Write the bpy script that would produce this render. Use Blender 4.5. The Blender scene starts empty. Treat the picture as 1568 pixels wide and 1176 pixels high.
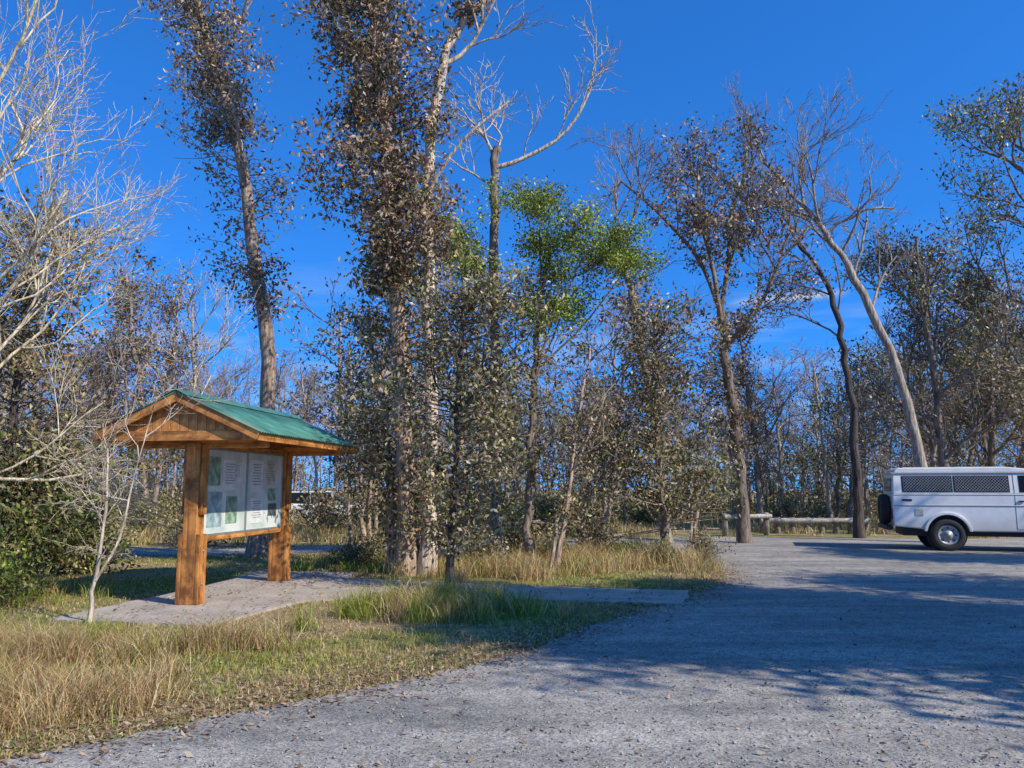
import bpy, bmesh, math, random
import numpy as np
from mathutils import Vector, Matrix
sc=bpy.context.scene
R=np.random.default_rng(7); random.seed(7)

# ------------------------------------------------------------ node helpers
def newmat(name):
    m=bpy.data.materials.new(name); m.use_nodes=True
    nt=m.node_tree; return m,nt,nt.nodes['Principled BSDF'],nt.nodes['Material Output']
def N(nt,t,**k):
    n=nt.nodes.new(t)
    for a,b in k.items(): setattr(n,a,b)
    return n
def noise(nt,co,scale,detail=3,rough=.6):
    n=N(nt,'ShaderNodeTexNoise'); n.inputs['Scale'].default_value=scale
    n.inputs['Detail'].default_value=detail; n.inputs['Roughness'].default_value=rough
    if co: nt.links.new(co,n.inputs['Vector'])
    return n.outputs['Fac']
def ramp(nt,f,stops):
    r=N(nt,'ShaderNodeValToRGB'); e=r.color_ramp.elements
    while len(e)<len(stops): e.new(.5)
    for i,(p,c) in enumerate(stops):
        e[i].position=p; e[i].color=(*c,1) if len(c)==3 else c
    nt.links.new(f,r.inputs['Fac']); return r.outputs['Color']
def mix(nt,f,a,b,mode='MIX'):
    m=N(nt,'ShaderNodeMix',data_type='RGBA',blend_type=mode)
    for s,v in ((m.inputs[0],f),(m.inputs[6],a),(m.inputs[7],b)):
        if hasattr(v,'links'): nt.links.new(v,s)
        elif isinstance(v,(int,float)): s.default_value=v
        else: s.default_value=(*v,1)
    return m.outputs[2]
def mapping(nt,scale,src='Object'):
    t=N(nt,'ShaderNodeTexCoord'); m=N(nt,'ShaderNodeMapping'); m.inputs['Scale'].default_value=scale
    nt.links.new(t.outputs[src],m.inputs['Vector']); return m.outputs['Vector']
def bump(nt,h,b,strength,dist=.02):
    n=N(nt,'ShaderNodeBump'); n.inputs['Strength'].default_value=strength; n.inputs['Distance'].default_value=dist
    nt.links.new(h,n.inputs['Height']); nt.links.new(n.outputs[0],b.inputs['Normal'])

def flat(name,col,rough=.6,metal=0,var=.15,scale=6):
    m,nt,b,o=newmat(name); co=mapping(nt,(1,1,1))
    f=noise(nt,co,scale)
    c=ramp(nt,f,[(.3,tuple(x*(1-var) for x in col)),(.7,tuple(min(1,x*(1+var)) for x in col))])
    nt.links.new(c,b.inputs['Base Color']); b.inputs['Roughness'].default_value=rough; b.inputs['Metallic'].default_value=metal
    return m
def leafmat(name,rough=.45,trans=0):
    m,nt,b,o=newmat(name); a=N(nt,'ShaderNodeAttribute',attribute_name='Col')
    nt.links.new(a.outputs['Color'],b.inputs['Base Color']); b.inputs['Roughness'].default_value=rough
    if trans:
        t=N(nt,'ShaderNodeBsdfTranslucent'); nt.links.new(a.outputs['Color'],t.inputs['Color'])
        mx=N(nt,'ShaderNodeMixShader'); mx.inputs[0].default_value=trans
        nt.links.new(b.outputs[0],mx.inputs[1]); nt.links.new(t.outputs[0],mx.inputs[2]); nt.links.new(mx.outputs[0],o.inputs['Surface'])
    return m
M_leaf=leafmat('leaf',.45,.2); M_leaf.node_tree.nodes['Principled BSDF'].inputs['Specular IOR Level'].default_value=.4
M_grass=leafmat('grass_blade',.6,.3); M_stone=leafmat('stone',.9)
# bark
M_bark,nt,b,o=newmat('bark')
a=N(nt,'ShaderNodeAttribute',attribute_name='Col')
co=mapping(nt,(7,7,1.1)); f=noise(nt,co,2.2,3,.7)
c=ramp(nt,f,[(.32,(.28,.24,.21)),(.5,(.85,.82,.78)),(.68,(1.4,1.35,1.3))])
nt.links.new(mix(nt,1.0,a.outputs['Color'],c,'MULTIPLY'),b.inputs['Base Color']); b.inputs['Roughness'].default_value=.9
bump(nt,f,b,.8,.04)

# ------------------------------------------------------------ mesh maker
def make_mesh(name,V,faces_q,faces_t,mq,mt,C,mats,smooth=None):
    me=bpy.data.meshes.new(name); V=np.asarray(V,np.float32)
    nq=len(faces_q); ntt=len(faces_t)
    loops=np.concatenate([np.asarray(faces_q,np.int32).reshape(-1),np.asarray(faces_t,np.int32).reshape(-1)])
    me.vertices.add(len(V)); me.vertices.foreach_set('co',V.reshape(-1))
    me.loops.add(len(loops)); me.loops.foreach_set('vertex_index',loops)
    me.polygons.add(nq+ntt)
    st=np.concatenate([np.arange(nq)*4,nq*4+np.arange(ntt)*3]).astype(np.int32)
    me.polygons.foreach_set('loop_start',st)
    me.polygons.foreach_set('material_index',np.concatenate([np.full(nq,0) if np.isscalar(mq) and mq==0 else np.broadcast_to(mq,nq),np.broadcast_to(mt,ntt)]).astype(np.int32))
    if smooth is not None: me.polygons.foreach_set('use_smooth',smooth)
    for m in mats: me.materials.append(m)
    me.update(calc_edges=True)
    if C is not None:
        ca=me.color_attributes.new('Col','FLOAT_COLOR','POINT')
        C=np.concatenate([C,np.ones((len(C),1))],1).astype(np.float32); ca.data.foreach_set('color',C.reshape(-1))
    return me
def obj(name,me,loc=(0,0,0),parent=None):
    o=bpy.data.objects.new(name,me); sc.collection.objects.link(o); o.location=loc
    if parent: o.parent=parent
    return o
def crom(keys,n):
    K=np.asarray(keys,float); K=np.vstack([2*K[0]-K[1],K,2*K[-1]-K[-2]]); out=[]
    m=len(K)-3
    for t in np.linspace(0,m,n):
        i=min(int(t),m-1); u=t-i; p0,p1,p2,p3=K[i:i+4]
        out.append(.5*(2*p1+(p2-p0)*u+(2*p0-5*p1+4*p2-p3)*u*u+(3*p1-p0-3*p2+p3)*u**3))
    return np.array(out)

BROWN=[(.36,.235,.14),(.16,.105,.06),(.56,.43,.29),(.21,.19,.07),(.42,.24,.11)]
OLIVE=[(.24,.225,.06),(.34,.30,.10),(.14,.155,.04),(.40,.32,.14),(.52,.43,.25)]
GREEN=[(.27,.35,.03),(.40,.46,.045),(.15,.21,.025),(.48,.48,.07)]
DARKG=[(.11,.15,.03),(.18,.22,.045),(.22,.19,.06),(.28,.27,.07)]
class TB:
    def __init__(s,seed):
        s.r=np.random.default_rng(seed); s.V=[];s.Q=[];s.C=[];s.nv=0; s.lc=[];s.lcol=[];s.ls=[];s.tips=[]
    def tube(s,P,rad,k,col):
        P=np.asarray(P,float); n=len(P); T=np.gradient(P,axis=0); T/=np.linalg.norm(T,axis=1)[:,None]+1e-9
        ref=np.array([1,.1,0.]) if abs(T[0][2])>.7 else np.array([0,.1,1.])
        U=np.cross(T,ref); U/=np.linalg.norm(U,axis=1)[:,None]+1e-9; W=np.cross(T,U)
        a=np.arange(k)*2*math.pi/k
        V=P[:,None]+np.asarray(rad)[:,None,None]*(np.cos(a)[None,:,None]*U[:,None]+np.sin(a)[None,:,None]*W[:,None])
        i=np.arange(n-1)[:,None]*k; j=np.arange(k)[None]; j2=(j+1)%k
        Q=np.stack([i+j,i+j2,i+k+j2,i+k+j],-1).reshape(-1,4)+s.nv
        s.V.append(V.reshape(-1,3)); s.Q.append(Q); s.C.append(np.tile(col,(n*k,1))); s.nv+=n*k
    def trunk(s,keys,r0,r1,col,n=26,k=10,flare=1.5,wob=.03):
        P=crom(keys,n); P[1:]+=s.r.normal(0,wob,(n-1,3))*[1,1,.3]
        t=np.linspace(0,1,n); rad=r1+(r0-r1)*(1-t)**.9
        rad[0]*=flare; rad[1]*=1+(flare-1)*.3; rad*=1+s.r.normal(0,.04,n); P[0,2]-=.1
        s.tube(P,rad,k,col); return P
    def cluster(s,c,sig,n,pal,L,w=None):
        n=max(1,int(n)); c=np.asarray(c); p=c+s.r.normal(0,1,(n,3))*np.array([sig,sig,sig*.85])
        pal=np.array(pal); idx=s.r.integers(0,len(pal),n); col=pal[idx]*s.r.uniform(.5,1.35)*s.r.uniform(.5,1.3,(n,1))
        s.lc.append(p); s.lcol.append(np.minimum(col,.75)); s.ls.append(s.r.uniform(.6,1.3,n)*L)
    def grow(s,p,d,L,r,lev,mx,col,up=.15,spread=.7,wig=.18,kids=5,ratio=.62,leaf=None,minr=.007):
        g=s.r; n=6 if lev<2 else 4; P=[np.array(p,float)]; d=np.array(d,float); d/=np.linalg.norm(d)
        for i in range(n-1):
            d=d+g.normal(0,wig,3)+np.array([0,0,up*.5]); d/=np.linalg.norm(d); P.append(P[-1]+d*L/(n-1))
        P=np.array(P); end=max(minr,r*(.5 if lev<mx else .3)); rad=np.linspace(r,end,n)
        s.tube(P,rad,6 if lev<2 else (4 if lev<mx else 3),col)
        if leaf and lev>=leaf.get('lev',mx):
            if g.random()<leaf.get('p',1):
                for q in P[1:]:
                    if g.random()<leaf.get('q',.6): s.cluster(q,leaf['sig'],leaf['n'],leaf['pal'],leaf['L'])
        if lev<mx:
            kk=kids+g.integers(-1,2)
            for j in range(kk):
                t=.25+.75*(j+g.random()*.8)/kk; f=t*(n-1); i=min(int(f),n-2); q=P[i]+(P[i+1]-P[i])*(f-i)
                dd=P[i+1]-P[i]; dd/=np.linalg.norm(dd)
                rv=g.normal(0,1,3); rv-=rv.dot(dd)*dd; rv/=np.linalg.norm(rv)+1e-9
                an=g.uniform(.5,1.25)*spread; nd=dd*math.cos(an)+rv*math.sin(an)
                s.grow(q,nd,L*ratio*g.uniform(.7,1.2),max(minr,min(r*.55,rad[i]*.7)),lev+1,mx,col,up,spread,wig,kids,ratio,leaf,minr)
    def column(s,P,t0,t1,n,rad,per,pal,L,sig=.2,col=(.2,.16,.12),gap=.0,pw=.6):
        ph=s.r.uniform(0,9,4)
        for _ in range(n):
            t=s.r.uniform(t0,t1); f=t*(len(P)-1); i=min(int(f),len(P)-2); p=P[i]+(P[i+1]-P[i])*(f-i)
            an=s.r.uniform(0,2*math.pi)
            e=.55+.3*math.sin(p[2]*1.9+ph[0]+math.cos(an)*1.3)+.25*math.sin(p[2]*4.1+ph[1]+2*math.sin(an))
            if e<gap: continue
            rr=rad*max(.15,e)*s.r.uniform(.1,1)**pw*1.3*(1-.35*abs(2*(t-t0)/(t1-t0)-1)**3)
            c=p+np.array([math.cos(an)*rr,math.sin(an)*rr,s.r.uniform(-.1,.45)*rr])
            m=(p+c)/2+np.array([0,0,rr*.12])
            s.tube([p,m,c],[.016,.01,.005],3,col)
            s.cluster(c,sig*s.r.uniform(.6,1.3),per*s.r.uniform(.5,1.4),pal,L)
    def mesh(s,name):
        V=[np.concatenate(s.V)];Q=[np.concatenate(s.Q)];C=[np.concatenate(s.C)]; nw=len(Q[0]); nl=0
        if s.lc:
            c=np.concatenate(s.lc); col=np.concatenate(s.lcol); L=np.concatenate(s.ls)[:,None]; n=len(c); nl=n
            a=s.r.normal(0,1,(n,3))+[0,0,-.7]; a/=np.linalg.norm(a,axis=1)[:,None]
            b=np.cross(a,s.r.normal(0,1,(n,3))); b/=np.linalg.norm(b,axis=1)[:,None]
            nn=np.cross(a,b)
            v=np.stack([c-a*L*.5,c+b*L*.23-a*L*.08,c+a*L*.5+nn*L*.12,c-b*L*.23-a*L*.08],1)
            V.append(v.reshape(-1,3)); Q.append(np.arange(n*4).reshape(-1,4)+s.nv); C.append(np.repeat(col,4,0))
        V=np.concatenate(V);Q=np.concatenate(Q);C=np.concatenate(C)
        V[:,2]=np.where(V[:,2]<-.1,-.1,V[:,2])
        mi=np.concatenate([np.zeros(nw),np.ones(nl)]).astype(int)
        sm=np.concatenate([np.ones(nw,bool),np.zeros(nl,bool)])
        return make_mesh(name,V,Q,np.zeros((0,3)),mi,1,C,[M_bark,M_leaf],sm)

GREY=(.38,.31,.24); PALE=(.60,.51,.38); CHAR=(.09,.07,.055); TAN=(.48,.34,.24); DK=(.25,.19,.14)

# ------------------------------------------------------------ main trees (world metres; keys relative to base)
def tree_left_column():
    t=TB(11); P=t.trunk([(0,0,0),(.1,0,4),(-.3,0,7),(-.9,0,10),(-1.7,.1,12.5),(-2.5,.2,15),(-2.9,.2,17.5)],.2,.06,(.38,.28,.21),wob=.025)
    t.column(P,.52,.99,230,1.3,46,BROWN,.125,.2)
    t.column(P,.26,.56,110,1.2,34,BROWN,.125,.22,gap=.35)
    for h in (11,14,17,20): t.grow(P[h],t.r.normal(0,1,3)*[1,1,.1]+[0,0,.8],2.2,.04,1,3,GREY,leaf=dict(sig=.15,n=10,pal=BROWN,L=.12,p=.4))
    return t.mesh('gum_tree_a')
obj('gum_tree',tree_left_column(),(-5.95,19,0))
def tree_main():
    t=TB(12)
    P=t.trunk([(0,0,0),(-.15,0,3),(-.35,0,6),(-.65,0,9),(-1.0,0,12),(-1.2,0,15)],.2,.07,TAN,wob=.03)
    t.column(P,.03,.4,170,1.05,38,BROWN+OLIVE[:2],.11,.16,gap=.33)
    t.column(P,.36,1,640,1.4,50,BROWN,.12,.18,gap=.1,pw=.55)
    P2=t.trunk([(.35,-.1,0),(.4,0,3),(.3,0,6),(.3,0,8.6),(.55,0,10.3),(.95,0,11.2),(1.7,.1,12),(2.2,0,13.5)],.14,.05,(.66,.53,.4),wob=.03)
    t.column(P2,.03,.42,80,.85,36,BROWN+OLIVE,.11,.16,gap=.4)
    t.column(P2,.72,.8,20,.5,34,BROWN,.11,.14)
    t.grow(P2[14],(1.2,.1,1),2.2,.05,1,4,PALE,leaf=None,kids=4)
    t.grow(P2[19],(-.5,0,1),2.5,.04,1,4,PALE,kids=4)
    t.grow(P2[21],(.8,.3,1),2.5,.04,1,4,PALE,kids=4)
    t.grow(P2[23],(-.9,.3,1),2.2,.04,1,4,PALE,kids=4,leaf=dict(sig=.15,n=8,pal=BROWN,L=.12,p=.3))
    L=crom([(-.1,0,6.2),(.3,-.2,7.4),(1.0,-.4,8.4),(1.9,-.4,9.2)],10); t.tube(L,np.linspace(.055,.025,10),6,(.6,.5,.4))
    P3=t.trunk([(-.35,.3,0),(-.5,.4,2.5),(-1.0,.5,5)],.10,.04,TAN,n=14)
    t.column(P3,.05,1,80,.8,34,BROWN+OLIVE[:2],.11,.17,gap=.3)
    return t.mesh('gum_tree_b')
obj('gum_tree',tree_main(),(-1.95,15.3,0))
def tree_snag():
    t=TB(13); P=t.trunk([(0,0,0),(0,0,4),(-.05,0,7),(0,0,9.7)],.13,.10,(.28,.22,.17),wob=.03)
    t.column(P,.1,.5,80,1.0,34,OLIVE+BROWN[:1],.12,.2,gap=.35)
    L=crom([(0,0,9.2),(.6,0,9.4),(1.6,0,10.0),(2.2,-.1,10.9),(2.35,-.1,11.6)],12); t.tube(L,np.linspace(.06,.022,12),6,PALE)
    for i in (3,5,7,8,9,11): t.grow(L[i],(.35,t.r.normal(0,.4),1),1.1,.02,2,4,PALE,kids=4)
    for d in ((-.5,0,1),(-.2,.3,1),(.35,-.2,1)): t.grow(P[-2],d,1.7,.035,1,4,PALE,kids=4)
    t.grow(P[-4],(-1,0,.6),1.6,.03,1,3,PALE,kids=4)
    return t.mesh('dead_tree_a')
obj('dead_tree',tree_snag(),(-.4,18.2,0))
def tree_green():
    t=TB(14); P=t.trunk([(0,0,0),(.1,0,3),(.2,0,5),(.5,0,7)],.10,.05,DK,wob=.03)
    for (x,z,s,y) in [(-1.75,7.3,.5,0),(-1.4,6.9,.4,.3),(.0,8.2,.5,.2),(.35,7.9,.4,-.3),(.6,6.3,.7,0),(1.0,5.9,.75,.4),(1.4,6.9,.65,0),(1.1,7.3,.6,-.5),(1.9,6.8,.6,.2),(.3,5.7,.5,.3),(-1.1,6.4,.35,0),(2.4,6.6,.5,0),(.9,5.5,.5,0),(2.1,7.3,.45,-.2),(.5,7.1,.45,.1)]:
        c=np.array([x-.1,y,z]); q=P[t.r.integers(12,24)]
        t.tube(crom([q,(q+c)/2+[0,0,-.2],c],6),np.linspace(.03,.01,6),4,DK)
        for k in range(15):
            cc=c+t.r.normal(0,s*.7,3)*[1,1,.45]; t.tube([c,cc],[.01,.004],3,GREY); t.cluster(cc,.16,110,GREEN,.08)
    t.column(P,.15,.8,50,.9,30,OLIVE+BROWN[:2],.11,.2,gap=.4)
    return t.mesh('wattle_tree')
obj('wattle_tree',tree_green(),(.35,17.4,0))
def tree_front():
    t=TB(15); P=t.trunk([(0,0,0),(.05,0,1.5),(.1,0,3),(.15,0,4.2),(.2,0,4.9)],.065,.025,CHAR,n=18,k=8,wob=.012)
    t.column(P,.24,1,230,1.25,34,OLIVE+BROWN[:3],.1,.16,gap=.28,pw=.45)
    t.column(P,.1,.35,60,.9,26,OLIVE+BROWN[:3],.1,.14)
    for d in ((-1,0,.9),(1,0,1.1),(.4,.6,1),(1.2,-.3,.6)): t.grow(P[8],d,1.6,.02,1,3,CHAR,kids=4,leaf=dict(sig=.12,n=9,pal=OLIVE,L=.1,p=.6,lev=2))
    return t.mesh('gum_sapling')
fs=tree_front()
obj('gum_sapling',fs,(-.98,12.9,0))
def tree_thin():
    t=TB(25); P=t.trunk([(0,0,0),(.1,0,1.6),(-.1,0,3.2),(.1,0,5.4)],.06,.025,TAN,n=18,k=8,wob=.02)
    t.column(P,.2,1,80,.9,28,OLIVE+BROWN,.11,.16,gap=.35)
    for i in (6,8,10,12,14,16): t.grow(P[i],t.r.normal(0,.8,3)*[1,1,.1]+[0,0,.8],1.4,.02,1,3,GREY,kids=4,leaf=dict(sig=.13,n=7,pal=BROWN,L=.11,p=.5,lev=3))
    P2=t.trunk([(.25,.2,0),(.6,.3,1.6),(1.1,.1,3.2),(1.9,0,4.8)],.045,.02,GREY,n=14,k=7,wob=.02)
    t.column(P2,.3,1,35,.6,26,OLIVE+BROWN,.11,.16,gap=.35)
    return t.mesh('thin_sapling')
ts_=tree_thin()
for (x,y,s,rz_,tx,ty) in ((.9,16.6,.9,1.2,.1,.22),(-3.1,17.4,1,2.2,0,-.12),(1.7,20.4,.85,4.4,-.1,-.2),(2.6,23.6,1.2,.7,.1,.12),(-1.4,23.4,1.3,5,0,-.1),(5.4,24,1.0,1,0,.25),(-4.4,24,1.25,.2,.1,-.15)):
    o=obj('gum_sapling',ts_,(x,y,0)); o.scale=(s,s,s); o.rotation_euler=(tx,ty,rz_)
def tree_mid_right():
    t=TB(16); P=t.trunk([(0,0,0),(-.1,0,3),(-.35,0,5),(-.5,0,7)],.18,.13,(.21,.16,.12),wob=.03)
    lf=dict(sig=.2,n=8,pal=BROWN,L=.14,p=.5,lev=3,q=.4)
    LL=[crom([P[-1],P[-1]+[-.6,0,1.6],P[-1]+[-1.7,0,3],P[-1]+[-3,0,4.2]],12),
        crom([P[-1],P[-1]+[.3,0,1.6],P[-1]+[.5,.2,3.3],P[-1]+[1.2,0,4.8]],12),
        crom([P[-3],P[-3]+[-.3,-.2,2],P[-3]+[-.6,0,3.6],P[-3]+[-.5,0,5.2]],12),
        crom([P[-6],P[-6]+[.8,-.2,1],P[-6]+[1.6,0,2.2],P[-6]+[2.2,0,4]],12)]
    for L in LL:
        t.tube(L,np.linspace(.08,.03,12),6,DK)
        t.column(L,.15,.8,22,.5,36,BROWN,.13,.16,gap=.35)
        for i in (3,5,6,8,9,10,11): t.grow(L[i],t.r.normal(0,.7,3)*[1,1,.2]+[0,0,1],1.6,.03,1,4,(.28,.22,.17),kids=4,leaf=lf if i<9 else None)
    t.column(P,.3,1,60,.7,32,BROWN,.13,.18,gap=.4)
    return t.mesh('gum_tree_c')
obj('gum_tree',tree_mid_right(),(6.9,24,0))
def tree_shrubby():
    t=TB(17); P=t.trunk([(0,0,0),(.1,0,1),(-.1,0,2.5),(-.1,0,4.5),(0,0,6.2)],.12,.03,(.26,.2,.15),n=18,wob=.02)
    t.column(P,.22,1,270,1.5,34,OLIVE[:3]+BROWN,.12,.2,gap=.2,pw=.5)
    for d in ((-1,0,.5),(1,0,.5),(0,-1,.6),(.7,.6,.6)): t.grow(P[3],d,1.8,.04,1,3,GREY,kids=4,leaf=dict(sig=.2,n=16,pal=OLIVE,L=.11,p=.8,lev=2))
    return t.mesh('gum_sapling_b')
obj('gum_sapling',tree_shrubby(),(3.7,19.9,0))
def tree_lean():
    t=TB(18); P=t.trunk([(0,0,0),(-.1,0,2),(-.5,0,5),(-.9,0,7.4),(-1.3,0,8.6)],.15,.07,(.32,.25,.19))
    t.column(P,.3,.8,80,.85,34,BROWN,.13,.2,gap=.35)
    for i in (14,17,20,23,25): t.grow(P[i],t.r.normal(0,.8,3)*[1,1,.1]+[0,0,.9],2.0,.04,1,4,GREY,kids=4)
    return t.mesh('dead_tree_b')
obj('dead_tree',tree_lean(),(4.3,22.5,0))
def tree_r1():
    t=TB(19); P=t.trunk([(0,0,0),(-.3,0,2.6),(-.8,0,5.3),(-1.9,0,8.1),(-2.9,0,9.8),(-3.7,0,10.8)],.19,.05,(.42,.35,.28),wob=.03)
    for i,d in ((13,(.5,.2,1)),(15,(.4,0,1)),(17,(.7,-.3,1)),(18,(-.2,.3,1)),(20,(.2,-.1,1)),(21,(-.8,.2,.6)),(23,(0,.3,1)),(25,(-.7,0,.9)),(19,(.9,0,.9))):
        t.grow(P[i],d,2.3,.05,0,4,GREY,kids=3,spread=.55)
    return t.mesh('dead_tree_c')
obj('dead_tree',tree_r1(),(12.6,24.2,0))
def tree_r2():
    t=TB(20); P=t.trunk([(0,0,0),(0,0,3),(-.15,0,6),(-.6,0,8.3),(-1.6,0,10)],.16,.05,CHAR,wob=.03)
    for i in (14,16,18,20,22,24,25): t.grow(P[i],t.r.normal(0,.6,3)*[1,1,.1]+[-.1,0,1],2.1,.035,0,4,(.24,.19,.15),kids=3,spread=.6)
    return t.mesh('dead_tree_d')
obj('dead_tree',tree_r2(),(11.3,26.3,0))
def tree_gen(seed,h,rt,col,nlimb,lf,lean=(0,0),start=.4,L0=.3,mx=3,kids=4,colu=None,spread=.7):
    t=TB(seed); P=t.trunk([(0,0,0),(lean[0]*.2,lean[1]*.2,h*.3),(lean[0]*.6,lean[1]*.6,h*.65),(lean[0],lean[1],h)],rt,rt*.25,col,n=16,k=7,wob=.05)
    for j in range(nlimb):
        i=int((start+(1-start)*j/nlimb)*15); a=t.r.uniform(0,6.28)
        t.grow(P[i],(math.cos(a),math.sin(a),t.r.uniform(.5,1.2)),h*L0*(1.15-.5*j/nlimb),rt*.35,0,mx,col,kids=kids,leaf=lf,minr=.010,spread=spread)
    if colu: t.column(P,*colu)
    return t.mesh('tree_%d'%seed)
LFo=dict(sig=.28,n=11,pal=OLIVE+BROWN[:3],L=.18,p=.7,q=.55)
LFd=dict(sig=.3,n=14,pal=DARKG+OLIVE[:1],L=.18,p=.85,q=.65)
LFb=dict(sig=.28,n=10,pal=BROWN,L=.17,p=.6,q=.5)
r31=tree_gen(31,10.5,.2,(.25,.2,.16),10,dict(sig=.3,n=13,pal=OLIVE+BROWN,L=.15,p=.65,q=.5),(-.6,0),.3,.26,3,4)
r32=tree_gen(32,14,.22,(.25,.2,.16),10,dict(sig=.3,n=14,pal=DARKG+OLIVE,L=.16,p=.65,q=.5),(-1,0),.35,.26,3,4)
obj('gum_tree',r31,(15.0,27.5,0)); obj('gum_tree',r32,(19.6,27,0))
for x,y,s,a_ in ((18.2,30.5,.9,2),(22,33,1,4),(-17,23.5,.75,3)): o=obj('gum_tree',r31,(x,y,0)); o.scale=(s,s,s); o.rotation_euler=(0,0,a_)
def tree_left_bare():
    t=TB(21); P=t.trunk([(0,0,0),(.1,0,2),(.3,0,4),(.5,0,6.5)],.17,.06,PALE,n=14,wob=.03)
    C1=(.68,.57,.38)
    for i,d,L in ((4,(1,.1,.12),2.6),(5,(.9,.4,.9),2.6),(6,(1,-.2,.8),2.5),(7,(.8,.2,1),2.7),(8,(.9,.3,1),2.5),(9,(.7,-.3,1.1),2.6),(10,(.6,.3,1.2),2.6),(11,(.6,.4,1),2.5),(13,(.4,0,1),2.4),(12,(.1,.8,1),2.4),(9,(-.6,.5,1),2.4)):
        t.grow(P[i],d,L,.032,0,4,C1,kids=4,spread=.6,up=.12,minr=.0035)
    return t.mesh('dead_tree_e')
obj('dead_tree',tree_left_bare(),(-7.9,10.4,0))
def tree_left_leafy():
    t=TB(22); P=t.trunk([(0,0,0),(0,0,2.5),(.1,0,6.9)],.13,.03,CHAR,n=16)
    t.column(P,.3,1,300,1.7,42,BROWN+BROWN+OLIVE,.12,.2,pw=.5)
    t.column(P,.02,.45,170,2.0,48,DARKG+OLIVE[:2],.12,.25)
    return t.mesh('gum_sapling_c')
obj('gum_sapling',tree_left_leafy(),(-9.4,15.0,0))
def sapling_bare():
    t=TB(23); C1=(.62,.51,.38)
    P=t.trunk([(0,0,0),(.05,0,.7),(.12,0,1.4),(.05,.1,2.1)],.028,.011,C1,n=12,k=6,wob=.012,flare=1.3)
    P2=crom([(0.04,0,.5),(.3,0,1.0),(.42,0,1.7),(.6,0,2.5)],10); t.tube(P2,np.linspace(.02,.006,10),5,C1)
    for Q in (P,P2):
        for i in (4,5,6,7,8,9): t.grow(Q[i],t.r.normal(0,.8,3)*[1,1,.1]+[.1,0,.6],.8,.008,1,3,C1,kids=4,minr=.0025,wig=.25)
    return t.mesh('bare_sapling')
obj('bare_sapling',sapling_bare(),(-5.05,9.8,0))

# ---- trees standing to the right that shade the car park
def shade_tree(seed,h,lf):
    return tree_gen(seed,h,.22,GREY,9,lf,(.4,.2),.4,.26,2,5)
offA=shade_tree(41,9.5,dict(sig=.3,n=30,pal=OLIVE,L=.24,p=.8,q=.7))
offB=shade_tree(42,10.5,dict(sig=.3,n=34,pal=OLIVE,L=.24,p=.85,q=.7))
for m,x,y,rz in ((offA,10.9,2.4,0),(offB,13.2,3.6,3),(offA,11.9,4.3,2.2),(offB,15.4,4.6,1),(offA,17.6,6.4,5.2),(offB,21.5,12.2,1.5)):
    o=obj('gum_tree',m,(x,y,0)); o.rotation_euler=(0,0,rz)

# ------------------------------------------------------------ distant woodland (instanced)
var=[tree_gen(51,10,.14,GREY,8,None,(.6,0),.3,.3,3,4),
     tree_gen(52,9,.13,(.3,.24,.19),8,None,(-.8,.3),.35,.3,3,4),
     tree_gen(53,9.5,.15,(.28,.22,.17),8,LFo,(.3,.2),.3,.26,2,4),
     tree_gen(54,8,.14,(.24,.19,.15),8,LFd,(-.3,.2),.2,.26,2,4),
     tree_gen(55,11,.16,(.32,.25,.2),6,LFb,(.5,.2),.4,.22,2,4,colu=(.25,.98,90,.9,24,BROWN,.17,.26)),
     tree_gen(56,10,.13,(.52,.43,.33),7,None,(1.2,0),.45,.26,3,4),
     tree_gen(57,7,.11,(.24,.19,.15),8,LFo,(.1,.2),.15,.28,2,4)]
wood=bpy.data.objects.new('distant_woodland',None); sc.collection.objects.link(wood)
g=np.random.default_rng(5)
for row,(y0,y1,n) in enumerate(((28,34,20),(34,42,42),(42,54,56),(54,66,40))):
    for k in range(n):
        y=g.uniform(y0,y1); x=g.uniform(-.8,.85)*y
        if 5.5<x<13 and y<31: continue
        if -14<x<-4 and y<37 : continue
        vi=g.choice(7,p=[.26,.24,.12,.04,.1,.16,.08]); 
        if x>.22*y and row>=1: vi=g.choice(7,p=[.18,.15,.21,.14,.05,.13,.14])
        o=obj('tree',var[vi],(x,y,0),wood); s=g.uniform(.65,1.0)
        if .05<x/y<.3: s*=.8
        if x/y<-.3: s*=1.1
        o.scale=(s*g.uniform(.9,1.15),s*g.uniform(.9,1.15),s); o.rotation_euler=(g.normal(0,.08),g.normal(0,.08),g.uniform(0,6.28))
def thicket(seed,pal,w,h,nst,ncl,per,L,colw):
    t=TB(seed)
    for k in range(nst):
        x,y=t.r.uniform(-w/2,w/2),t.r.uniform(-1.5,1.5); hh=h*t.r.uniform(.5,1.2); lx,ly=t.r.normal(0,.6,2)
        P=crom([(x,y,0),(x+lx*.3,y+ly*.3,hh*.45),(x+lx,y+ly,hh)],7); t.tube(P,np.linspace(.06,.012,7),4,colw)
        for j in (2,3,4,5,6): t.grow(P[j],t.r.normal(0,.8,3)*[1,1,.1]+[0,0,.7],h*.17,.018,2,3,colw,kids=4,minr=.009)
        for j in range(ncl):
            q=P[t.r.integers(1,6)]+t.r.normal(0,.5,3); t.cluster(q,.35,per,pal,L)
    for j in range(nst):
        t.cluster((t.r.uniform(-w/2,w/2),t.r.uniform(-1.5,1.5),t.r.uniform(.2,1.2)),.5,per*2,pal,L)
    return t.mesh('thicket_%d'%seed)
th=[thicket(81,OLIVE+BROWN,8,5.5,12,6,18,.22,(.34,.27,.2)),thicket(82,DARKG+OLIVE+BROWN[:2],8,4.8,12,7,20,.22,(.28,.21,.16)),thicket(83,BROWN+OLIVE[:2],8,6.5,14,4,16,.22,(.44,.35,.27))]
und=bpy.data.objects.new('distant_undergrowth',None); sc.collection.objects.link(und)
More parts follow.
